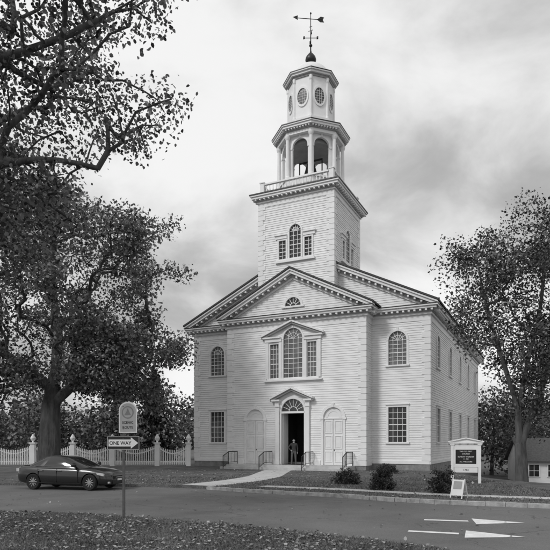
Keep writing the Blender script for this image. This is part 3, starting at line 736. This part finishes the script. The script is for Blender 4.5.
# ------------------------------------------------------------------ white house right
hs=empty('white_house',(27.2,50,-1.8),math.radians(-10))
hb=MB('walls',[M_CLAP],hs); hb.box(-5,5,0,6,-.3,2.1); hb.add([(-5,0,2.1),(-5,6,2.1),(-5,3,3.9),(5,0,2.1),(5,6,2.1),(5,3,3.9)],[(0,1,2),(3,5,4)]); hb.build()
hr=MB('roof',[M_SHING],hs)
for s in(-1,1):
    y0=3+s*3.4; 
    hr.hexa([(-5.3,y0,1.87),(5.3,y0,1.87),(5.3,3,3.92),(-5.3,3,3.92),(-5.3,y0,2.0),(5.3,y0,2.0),(5.3,3,4.08),(-5.3,3,4.08)])
hr.build()
hg=MB('windows',[M_GLASS,M_TRIM],hs)
for x in(-4.1,-2.5,-.9,.9,2.6,4.1):
    hg.box(x-.42,x+.42,-.04,0,.6,1.65,0); hg.box(x-.52,x-.42,-.07,0,.55,1.72,1); hg.box(x+.42,x+.52,-.07,0,.55,1.72,1); hg.box(x-.42,x+.42,-.07,0,1.65,1.72,1); hg.box(x-.42,x+.42,-.07,0,.53,.6,1); hg.box(x-.02,x+.02,-.055,-.04,.6,1.65,1); hg.box(x-.42,x+.42,-.06,-.04,1.1,1.14,1)
hg.build()

# ------------------------------------------------------------------ SIGNS
M_SIGNW=mat('sign_white',0.7,0.45,0.06,3); M_SIGNB=mat('sign_black',0.02,0.45,0.2,3); M_SIGNG=mat('sign_grey',0.36,0.45,0.12,5); M_SIGND=mat('sign_mid_grey',0.2,0.45,0.1,5); M_POST=mat('galvanised_post',0.10,0.5,0.3,8,metallic=0.3)
def text(s,size,loc,rot,m,parent,ext=0.002,align='CENTER'):
    c=bpy.data.curves.new('lettering','FONT'); c.body=s; c.size=size; c.extrude=ext; c.align_x=align; c.align_y='CENTER'; c.materials.append(m); c.offset=size*0.012
    o=bpy.data.objects.new('lettering',c); COL.objects.link(o); o.parent=parent; o.location=loc; o.rotation_euler=rot; return o
RX=(math.pi/2,0,0)
sg=empty('one_way_sign',(-3.72,13.95,-.05),math.radians(-10))
p=MB('post',[M_POST],sg); p.box(-.03,.03,-.02,.02,-.2,2.86)
for z in(1.75,1.95,2.2,2.75): p.cyl((0,-.042,z),(0,-.015,z),.012,.012,8)
p.build()
b=MB('one_way_panel',[M_SIGNB,M_SIGNW],sg)
b.box(-.43,.43,-.032,-.022,1.68,2.02,0)
for x0,x1,z0,z1 in((-.415,.415,2.0,2.008),(-.415,.415,1.692,1.70),(-.415,-.407,1.70,2.0),(.407,.415,1.70,2.0)): b.box(x0,x1,-.0345,-.0322,z0,z1,1)
zc=1.85
pts=[(-.385,zc-.085),(.2,zc-.085),(.2,zc-.14),(.39,zc),(.2,zc+.14),(.2,zc+.085),(-.385,zc+.085)]
b.add([(x,-.036,z) for x,z in pts],[tuple(range(7))],1)
b.build(); text('ONE WAY',.122,(-.075,-.0375,zc-.005),RX,M_SIGNB,sg)
r=MB('town_marker_panel',[M_SIGNG,M_SIGNW,M_SIGNB,M_SIGND],sg)
def plate(pts,y,mi,th=.008):
    n=len(pts); r.add([(x,y,z) for x,z in pts]+[(x,y+th,z) for x,z in pts],[tuple(range(n)),tuple(range(2*n-1,n-1,-1))]+[(i,(i+1)%n,n+(i+1)%n,n+i) for i in range(n)],mi)
X0=.12
plate([(X0-.235,2.10),(X0+.235,2.10)]+[(X0+.235,2.66)]+[(X0+.235*math.cos(t),2.66+.20*math.sin(t)) for t in np.linspace(.15,math.pi-.15,14)]+[(X0-.235,2.66)],-.032,1)
plate([(X0-.205,2.13),(X0+.205,2.13)]+[(X0+.205,2.65)]+[(X0+.205*math.cos(t),2.65+.175*math.sin(t)) for t in np.linspace(.15,math.pi-.15,14)]+[(X0-.205,2.65)],-.036,0,.003)
plate([(X0+.155*math.cos(t),2.60+.155*math.sin(t)) for t in np.linspace(0,2*math.pi,25)[:-1]],-.039,3,.002)
plate([(X0+.125*math.cos(t),2.60+.125*math.sin(t)) for t in np.linspace(0,2*math.pi,25)[:-1]],-.041,0,.001)
plate([(X0-.09,2.53),(X0+.09,2.53),(X0+.04,2.62),(X0,2.70),(X0-.03,2.62)],-.043,3,.001)
r.build(); text('SCENIC',.085,(X0,-.039,2.35),RX,M_SIGNB,sg,.001); text('ROUTE',.085,(X0,-.039,2.23),RX,M_SIGNB,sg,.001)
nb=empty('church_notice_board',(8.55,25.4,0),math.radians(-16))
q=MB('frame',[M_TRIM,M_SIGNB],nb)
for s in(-1,1): q.box(s*.58-.06,s*.58+.06,-.06,.06,-.1,1.72); q.box(s*.58-.09,s*.58+.09,-.09,.09,1.72,1.78)
q.box(-.52,.52,-.03,.03,.72,.86); q.box(-.52,.52,-.03,.03,1.5,1.7); q.box(-.44,.44,-.025,.025,.86,1.5,1)
q.box(-.52,-.44,-.035,.03,.86,1.5); q.box(.44,.52,-.035,.03,.86,1.5); q.box(-.5,.5,-.02,.02,.48,.71)
q.box(-.72,.72,-.1,.1,1.781,1.83)
for s in(-1,1): q.hexa([(s*.76,-.12,1.832),(0,-.12,2.0),(0,-.12,2.05),(s*.76,-.12,1.88),(s*.76,.12,1.832),(0,.12,2.0),(0,.12,2.05),(s*.76,.12,1.88)])
q.add([(-.68,-.05,1.832),(.68,-.05,1.832),(0,-.05,2.0)],[(0,1,2)])
q.build()
for i,(s_,z_) in enumerate((('THE OLD FIRST',1.42),('CHURCH',1.31),('SUNDAY WORSHIP',1.18),('11 AM',1.08),('ALL WELCOME',.96))): text(s_,.08,(0,-.0275,z_),RX,M_SIGNW,nb,0.001)
text('1762',.12,(0,-.023,.59),RX,M_SIGNB,nb,0.001)
af=empty('a_frame_sign',(6.02,18.55,0.0),math.radians(-48))
q=MB('boards',[M_TRIM,M_SIGNG],af)
for s in(-1,1):
    y0,y1=s*.2,s*.02; H=.62
    def hz(x0,x1,z0,z1,t=.02,mi=0,o=0):
        ya=y0+(y1-y0)*z0/H;yb=y0+(y1-y0)*z1/H; k=s*o
        q.hexa([(x0,ya+k,z0),(x1,ya+k,z0),(x1,ya-t*s+k,z0),(x0,ya-t*s+k,z0),(x0,yb+k,z1),(x1,yb+k,z1),(x1,yb-t*s+k,z1),(x0,yb-t*s+k,z1)],mi)
    hz(-.22,-.185,0,H);hz(.185,.22,0,H);hz(-.185,.185,.10,H-.02)
    hz(-.15,.15,.3,.55,.004,1,.006)
q.box(-.19,-.18,-.12,.12,.2,.215); q.box(.18,.19,-.12,.12,.2,.215)
q.build()

# ------------------------------------------------------------------ CAR
M_PAINT=mat('black_car_paint',0.010,0.25,0.1,2,spec=0.5,coat=0.6,detail=1); M_CGL=mat('car_glass',0.015,0.05,0.2,2,spec=0.8,detail=1)
M_TYRE=mat('tyre_rubber',0.02,0.85,0.2,6); M_RIM=mat('alloy_rim',0.45,0.3,0.1,4,metallic=0.7); M_CHR=mat('chrome',0.6,0.15,0.05,3,metallic=0.9); M_LAMP=mat('headlamp',0.5,0.1,0.2,8,spec=0.8)
CAR=empty('parked_car',(-8.55,23.9,-.12),math.radians(-13)); CAR.scale=(.94,.97,.98)
st=[(-2.30,.60,.40,.78,.90),(-2.20,.80,.27,.92,1.02),(-1.8,.88,.22,.95,1.06),(-1.0,.905,.19,.94,1.0),(0,.91,.18,.92,.98),(.9,.905,.18,.90,.97),(1.45,.89,.19,.85,.93),(1.95,.85,.2,.76,.83),(2.2,.74,.22,.66,.72),(2.32,.52,.26,.56,.61)]
V=[];F=[];nr=12
for x,hw,zb,zs,zt in st:
    half=[(0,zb),(hw*.85,zb),(hw*.98,zb+.1),(hw,.5*(zb+zs)),(hw*.965,zs),(hw*.72,zt),(0,zt+.03)]
    rg_=half+[(-y,z) for y,z in half[-2:0:-1]]
    for y,z in rg_: V.append((x,y,z))
for i in range(len(st)-1):
    for k in range(nr): F.append((i*nr+k,i*nr+(k+1)%nr,(i+1)*nr+(k+1)%nr,(i+1)*nr+k))
F+=[tuple(range(nr-1,-1,-1)),tuple((len(st)-1)*nr+k for k in range(nr))]
me=bpy.data.meshes.new('tmp'); me.from_pydata(V,[],[f[::-1] for f in F]); ob=bpy.data.objects.new('tmp',me); COL.objects.link(ob)
bm=bmesh.new();bm.from_mesh(me);bmesh.ops.recalc_face_normals(bm,faces=bm.faces);bm.to_mesh(me);bm.free()
md=ob.modifiers.new('s','SUBSURF');md.levels=3;md.render_levels=3
cut=[]
for x in(1.40,-1.34):
    c=MB('cut',[M_DARK]); c.cyl((x,-1.2,.33),(x,1.2,.33),.385,.385,40); co=c.build(); cut.append(co)
    bm=bmesh.new();bm.from_mesh(co.data);bmesh.ops.recalc_face_normals(bm,faces=bm.faces);bm.to_mesh(co.data);bm.free()
    bo=ob.modifiers.new('b','BOOLEAN');bo.operation='DIFFERENCE';bo.object=co;bo.solver='EXACT'
dg=bpy.context.evaluated_depsgraph_get(); nm=bpy.data.meshes.new_from_object(ob.evaluated_get(dg))
nm.materials.clear(); nm.materials.append(M_PAINT); nm.materials.append(M_TYRE)
for p_ in nm.polygons: p_.use_smooth=True; p_.material_index=0
bd=bpy.data.objects.new('body',nm); COL.objects.link(bd); bd.parent=CAR
for o_ in[ob]+cut: bpy.data.objects.remove(o_)
try: nm.set_sharp_from_angle(angle=math.radians(40))
except Exception as e: pass
gh=MB('cabin',[M_CGL,M_PAINT],CAR,True); NN=64
lv=[(.90,-1.98,1.32,.85),(.99,-1.86,1.16,.825),(1.18,-1.45,.72,.745),(1.34,-1.06,.30,.65),(1.385,-.92,.14,.60),(1.42,-.75,-.05,.50),(1.44,-.5,-.25,.25)]
def sup(t,n=4.2): c_,s_=math.cos(t),math.sin(t); return (math.copysign(abs(c_)**(2/n),c_),math.copysign(abs(s_)**(2/n),s_))
vs=[]
for z,x0,x1,hw in lv:
    for k in range(NN):
        a_,b_=sup(2*math.pi*k/NN); vs.append(((x0+x1)/2+a_*(x1-x0)/2,b_*hw,z))
gh.v=vs
for l in range(len(lv)-1):
    for k in range(NN):
        t=(k+.5)/NN*360
        paint=l>=3 or l==0
        if not paint:
            fo=t if t<=180 else 360-t
            if 38<fo<48 or 97<fo<103 or 130<fo<146: paint=True
        gh.f.append((l*NN+k,l*NN+(k+1)%NN,(l+1)*NN+(k+1)%NN,(l+1)*NN+k)); gh.mi.append(1 if paint else 0)
gh.f.append(tuple((len(lv)-1)*NN+k for k in range(NN))); gh.mi.append(1)
gh.build()
wh=MB('wheels',[M_TYRE,M_RIM,M_DARK],CAR)
for x in(1.40,-1.34):
    for s in(-1,1):
        y=s*.80
        prof=[(.20,-.10),(.30,-.115),(.325,-.09),(.335,-.04),(.335,.04),(.325,.09),(.30,.115),(.20,.10)]
        vs=[];n=32
        for r_,o_ in prof:
            for i in range(n): t=2*math.pi*i/n; vs.append((x+r_*math.cos(t),y+o_,.335+r_*math.sin(t)))
        fs=[(k*n+i,k*n+(i+1)%n,(k+1)*n+(i+1)%n,(k+1)*n+i) for k in range(len(prof)-1) for i in range(n)]
        wh.add(vs,fs,0)
        wh.cyl((x,y-.06,.335),(x,y+.06,.335),.225,.225,32,2)
        yo=y+s*.085
        for i in range(32):
            t0=2*math.pi*i/32;t1=2*math.pi*(i+1)/32
            P4=[(x+r_*math.cos(t),.335+r_*math.sin(t)) for r_,t in((.205,t0),(.23,t0),(.23,t1),(.205,t1))]
            wh.hexa([(a_,y+s*.05,z_) for a_,z_ in P4]+[(a_,yo+s*.01,z_) for a_,z_ in P4],1)
        for i in range(10):
            t=2*math.pi*i/10; c_,s_=math.cos(t),math.sin(t); w_=.018
            P4=[(x+c_*.03-s_*w_,.335+s_*.03+c_*w_),(x+c_*.03+s_*w_,.335+s_*.03-c_*w_),(x+c_*.215+s_*w_,.335+s_*.215-c_*w_),(x+c_*.215-s_*w_,.335+s_*.215+c_*w_)]
            wh.hexa([(a_,y+s*.055,z_) for a_,z_ in P4]+[(a_,yo,z_) for a_,z_ in P4],1)
        wh.cyl((x,y+s*.05,.335),(x,yo+s*.012,.335),.05,.05,16,1)
wh.build()
de=MB('trim_details',[M_CHR,M_IRON,M_LAMP,M_PAINT,M_SIGNW],CAR)
for s in(-1,1):
    de.hexa([(2.0,s*.60,.60),(2.24,s*.50,.57),(2.02,s*.82,.60),(1.75,s*.87,.66),(2.0,s*.60,.68),(2.2,s*.48,.64),(2.0,s*.80,.71),(1.7,s*.86,.75)],2)
    de.box(2.17,2.24,s*.62-.09,s*.62+.09,.30,.37,2)
    de.lathe(.72,s*.98,[(.04,.96),(.11,.99),(.13,1.05),(.11,1.12),(.03,1.14)],10,3,sy=.8)
    de.box(.66,.74,min(s*.82,s*.95),max(s*.82,s*.95),.98,1.02,3)
    de.box(-1.5,1.0,min(s*.885,s*.915),max(s*.885,s*.915),.29,.31,1)
    for x in(-.05,-.95): de.box(x-.11,x+.11,min(s*.89,s*.925),max(s*.89,s*.925),.80,.825,0)
    for x in(.85,-.18,-1.08): de.box(x-.006,x+.006,min(s*.88,s*.912),max(s*.88,s*.912),.32,.88,1)
    de.box(-2.27,-2.12,s*.62-.14,s*.62+.12,.76,.9,2)
    de.box(-1.3,.8,min(s*.832,s*.848),max(s*.832,s*.848),.985,1.0,0)
de.box(2.16,2.325,-.42,.42,.48,.60,1); de.box(2.2,2.335,-.30,.30,.53,.55,0); de.box(2.14,2.30,-.5,.5,.28,.38,1); de.box(2.24,2.345,-.16,.16,.40,.48,4)
de.build()

# ------------------------------------------------------------------ PERSON
M_JACK=mat('dark_jacket',0.045,0.85,0.3,12); M_PANT=mat('grey_trousers',0.10,0.85,0.3,12); M_SKIN=mat('skin',0.36,0.6,0.06,10); M_HAIR=mat('hair',0.05,0.7,0.3,20); M_SHOE=mat('shoe',0.02,0.5,0.2,8); M_EYE=mat('eye',0.03,0.3,0.1,5)
pp=MW@Vector((0.30,PY-0.55,0.302))
MAN=empty('standing_man',pp,math.radians(-8))
def skinmesh(name,verts,edges,radii,root,parent,assign,mats,lev=2):
    me=bpy.data.meshes.new(name); me.from_pydata(verts,edges,[]); o=bpy.data.objects.new(name,me); COL.objects.link(o)
    o.modifiers.new('sk','SKIN'); 
    sl=me.skin_vertices[0].data
    for i,r_ in enumerate(radii):
        sl[i].radius=r_ if isinstance(r_,tuple) else (r_,r_); sl[i].use_root=(i==root)
    sb=o.modifiers.new('ss','SUBSURF'); sb.levels=lev; sb.render_levels=lev
    dg=bpy.context.evaluated_depsgraph_get(); nm=bpy.data.meshes.new_from_object(o.evaluated_get(dg)); bpy.data.objects.remove(o)
    nm.materials.clear()
    for m_ in mats: nm.materials.append(m_)
    for p_ in nm.polygons: p_.use_smooth=True; p_.material_index=assign(p_.center)
    r=bpy.data.objects.new(name,nm); COL.objects.link(r); r.parent=parent; return r
vv=[(0,0,.95),(0,.01,1.10),(0,.015,1.26),(0,.01,1.40),(0,0,1.49),(0,-.01,1.56),
 (-.10,0,.90),(-.13,-.03,.50),(-.15,.02,.10),(-.165,-.11,.04),
 (.10,0,.90),(.12,-.02,.50),(.13,.02,.10),(.15,-.11,.04),
 (-.19,.01,1.42),(-.37,.05,1.19),(-.22,-.05,1.00),
 (.19,.01,1.42),(.25,.03,1.14),(.25,-.05,.90)]
ee=[(0,1),(1,2),(2,3),(3,4),(4,5),(0,6),(6,7),(7,8),(8,9),(0,10),(10,11),(11,12),(12,13),(3,14),(14,15),(15,16),(3,17),(17,18),(18,19)]
rr_=[(.15,.12),(.15,.11),(.165,.12),(.16,.11),(.075,.07),(.055,.055),(.095,.1),(.068,.07),(.05,.052),(.042,.035),(.095,.1),(.068,.07),(.05,.052),(.042,.035),.07,.05,.036,.07,.05,.036]
def asg(c):
    if c.z<.085: return 2
    if c.z>1.50 and abs(c.x)<.1: return 3
    if c.z<.93 and abs(c.x)<.205: return 1
    return 0
try:
    skinmesh('body',vv,ee,rr_,0,MAN,asg,[M_JACK,M_PANT,M_SHOE,M_SKIN])
    for nm_,w_,dv in(('hand_right',Vector((-.22,-.05,1.0)),Vector((.75,-.45,-.35)).normalized()),('hand_left',Vector((.25,-.05,.90)),Vector((0,-.12,-1)).normalized())):
        sd_=Vector((0,-1,0)) if nm_=='hand_left' else Vector((.3,.3,.8)).normalized()
        sd_=(sd_-dv*sd_.dot(dv)).normalized(); cu=dv.cross(sd_)*( -1 if nm_=='hand_left' else 1)
        V_=[w_,w_+dv*.05];E_=[(0,1)];R_=[(.026,.02),(.032,.018)]
        for j,(o,l_) in enumerate(((.033,.07),(.011,.08),(-.011,.075),(-.033,.058))):
            b0=len(V_); V_+= [w_+dv*.09+sd_*o, w_+dv*(.09+l_*.5)+sd_*o*1.1+cu*.01, w_+dv*(.09+l_*.9)+sd_*o*1.1+cu*.03]; E_+=[(1,b0),(b0,b0+1),(b0+1,b0+2)]; R_+=[.0115,.0095,.008]
        b0=len(V_); V_+=[w_+dv*.045+sd_*.042,w_+dv*.085+sd_*.062]; E_+=[(0,b0),(b0,b0+1)]; R_+=[.012,.009]
        skinmesh(nm_,[tuple(a_) for a_ in V_],E_,R_,0,MAN,lambda c:0,[M_SKIN],1)
except Exception as ex:
    print('SKIN FAIL',ex)
hd=MB('head',[M_SKIN,M_HAIR,M_EYE],MAN,True)
n=20;m_=14;vs=[]
for j in range(m_+1):
    ph=math.pi*j/m_
    for i in range(n):
        t=2*math.pi*i/n; x=.075*math.sin(ph)*math.cos(t); y=.095*math.sin(ph)*math.sin(t); z=1.665+.118*math.cos(ph)
        if z<1.62: x*=.82+.18*(z-1.547)/.073; y=y*.9-.006
        if abs(t-1.5*math.pi)<.2 and 1.625<z<1.68: y-=.022
        vs.append((x,y,z))
hd.v+=vs
for j in range(m_):
    for i in range(n):
        f=(j*n+i,(j+1)*n+i,(j+1)*n+(i+1)%n,j*n+(i+1)%n); hd.f.append(f)
        c=sum((Vector(vs[q_]) for q_ in f),Vector())/4
        hd.mi.append(1 if (c.z>1.725 or (c.y>.01 and c.z>1.62)) else 0)
for s in(-1,1):
    hd.lathe(s*.03,-.086,[(.002,1.664),(.010,1.669),(.010,1.673),(.002,1.678)],8,2,sy=.6)
    hd.lathe(s*.077,0,[(.004,1.63),(.012,1.645),(.013,1.675),(.005,1.69)],8,0)
hd.box(-.022,.022,-.092,-.08,1.612,1.618,2)
hd.build()

# ------------------------------------------------------------------ WORLD, SUN, CAMERA
SUN_EL=math.radians(42); az=math.radians(222)
w=bpy.data.worlds.new('World'); scene.world=w; w.use_nodes=True
nt=w.node_tree;N=nt.nodes;L=nt.links; bg=N['Background']; bg.inputs[1].default_value=0.1
sky=N.new('ShaderNodeTexSky'); sky.sky_type='NISHITA'; sky.sun_disc=False; sky.sun_elevation=SUN_EL; sky.sun_rotation=az
bw=N.new('ShaderNodeRGBToBW'); L.new(sky.outputs[0],bw.inputs[0])
tc=N.new('ShaderNodeTexCoord'); sp=N.new('ShaderNodeSeparateXYZ'); L.new(tc.outputs['Generated'],sp.inputs[0])
def math_(op,a,b=None):
    n_=N.new('ShaderNodeMath'); n_.operation=op
    for i,q_ in enumerate((a,b)):
        if q_ is None: continue
        if isinstance(q_,(int,float)): n_.inputs[i].default_value=q_
        else: L.new(q_,n_.inputs[i])
    return n_.outputs[0]
zz=math_('ADD',math_('MAXIMUM',sp.outputs[2],0.0),0.38)
cx_=math_('DIVIDE',sp.outputs[0],zz); cy_=math_('DIVIDE',sp.outputs[1],zz)
cb=N.new('ShaderNodeCombineXYZ'); L.new(cx_,cb.inputs[0]); L.new(cy_,cb.inputs[1]); cb.inputs[2].default_value=2.1
def cloud(scale,det,ro,dist):
    nz=N.new('ShaderNodeTexNoise'); nz.inputs['Scale'].default_value=scale; nz.inputs['Detail'].default_value=det; nz.inputs['Roughness'].default_value=ro; nz.inputs['Distortion'].default_value=dist
    L.new(cb.outputs[0],nz.inputs['Vector']); return nz.outputs['Fac']
ca=cloud(1.5,2,0.5,0.2); cb2=cloud(4.2,6,0.55,0.3)
sm=math_('ADD',math_('MULTIPLY',ca,0.66),math_('MULTIPLY',cb2,0.34))
mr=N.new('ShaderNodeMapRange'); mr.interpolation_type='SMOOTHSTEP'
mr.inputs[1].default_value=0.38; mr.inputs[2].default_value=0.60; mr.inputs[3].default_value=4.6; mr.inputs[4].default_value=9.9
L.new(sm,mr.inputs[0])
mx=N.new('ShaderNodeMix'); mx.data_type='FLOAT'; mx.inputs[0].default_value=0.9
L.new(bw.outputs[0],mx.inputs[2]); L.new(mr.outputs[0],mx.inputs[3])
cc=N.new('ShaderNodeCombineColor')
for i in range(3): L.new(mx.outputs[0],cc.inputs[i])
L.new(cc.outputs[0],bg.inputs[0])
sd=bpy.data.lights.new('sun','SUN'); sd.energy=1.5; sd.angle=math.radians(12); so_=bpy.data.objects.new('sun',sd); COL.objects.link(so_)
dirv=Vector((-0.66,-0.62,0.74)); so_.rotation_euler=dirv.to_track_quat('Z','Y').to_euler()
cam=bpy.data.cameras.new('camera'); co=bpy.data.objects.new('camera',cam); COL.objects.link(co)
co.location=(0,0,1.8); co.rotation_euler=(math.pi/2,0,0); cam.sensor_width=36; cam.lens=36*567/550; cam.shift_y=(443-275)/550; cam.clip_end=6000; cam.clip_start=0.1
scene.camera=co
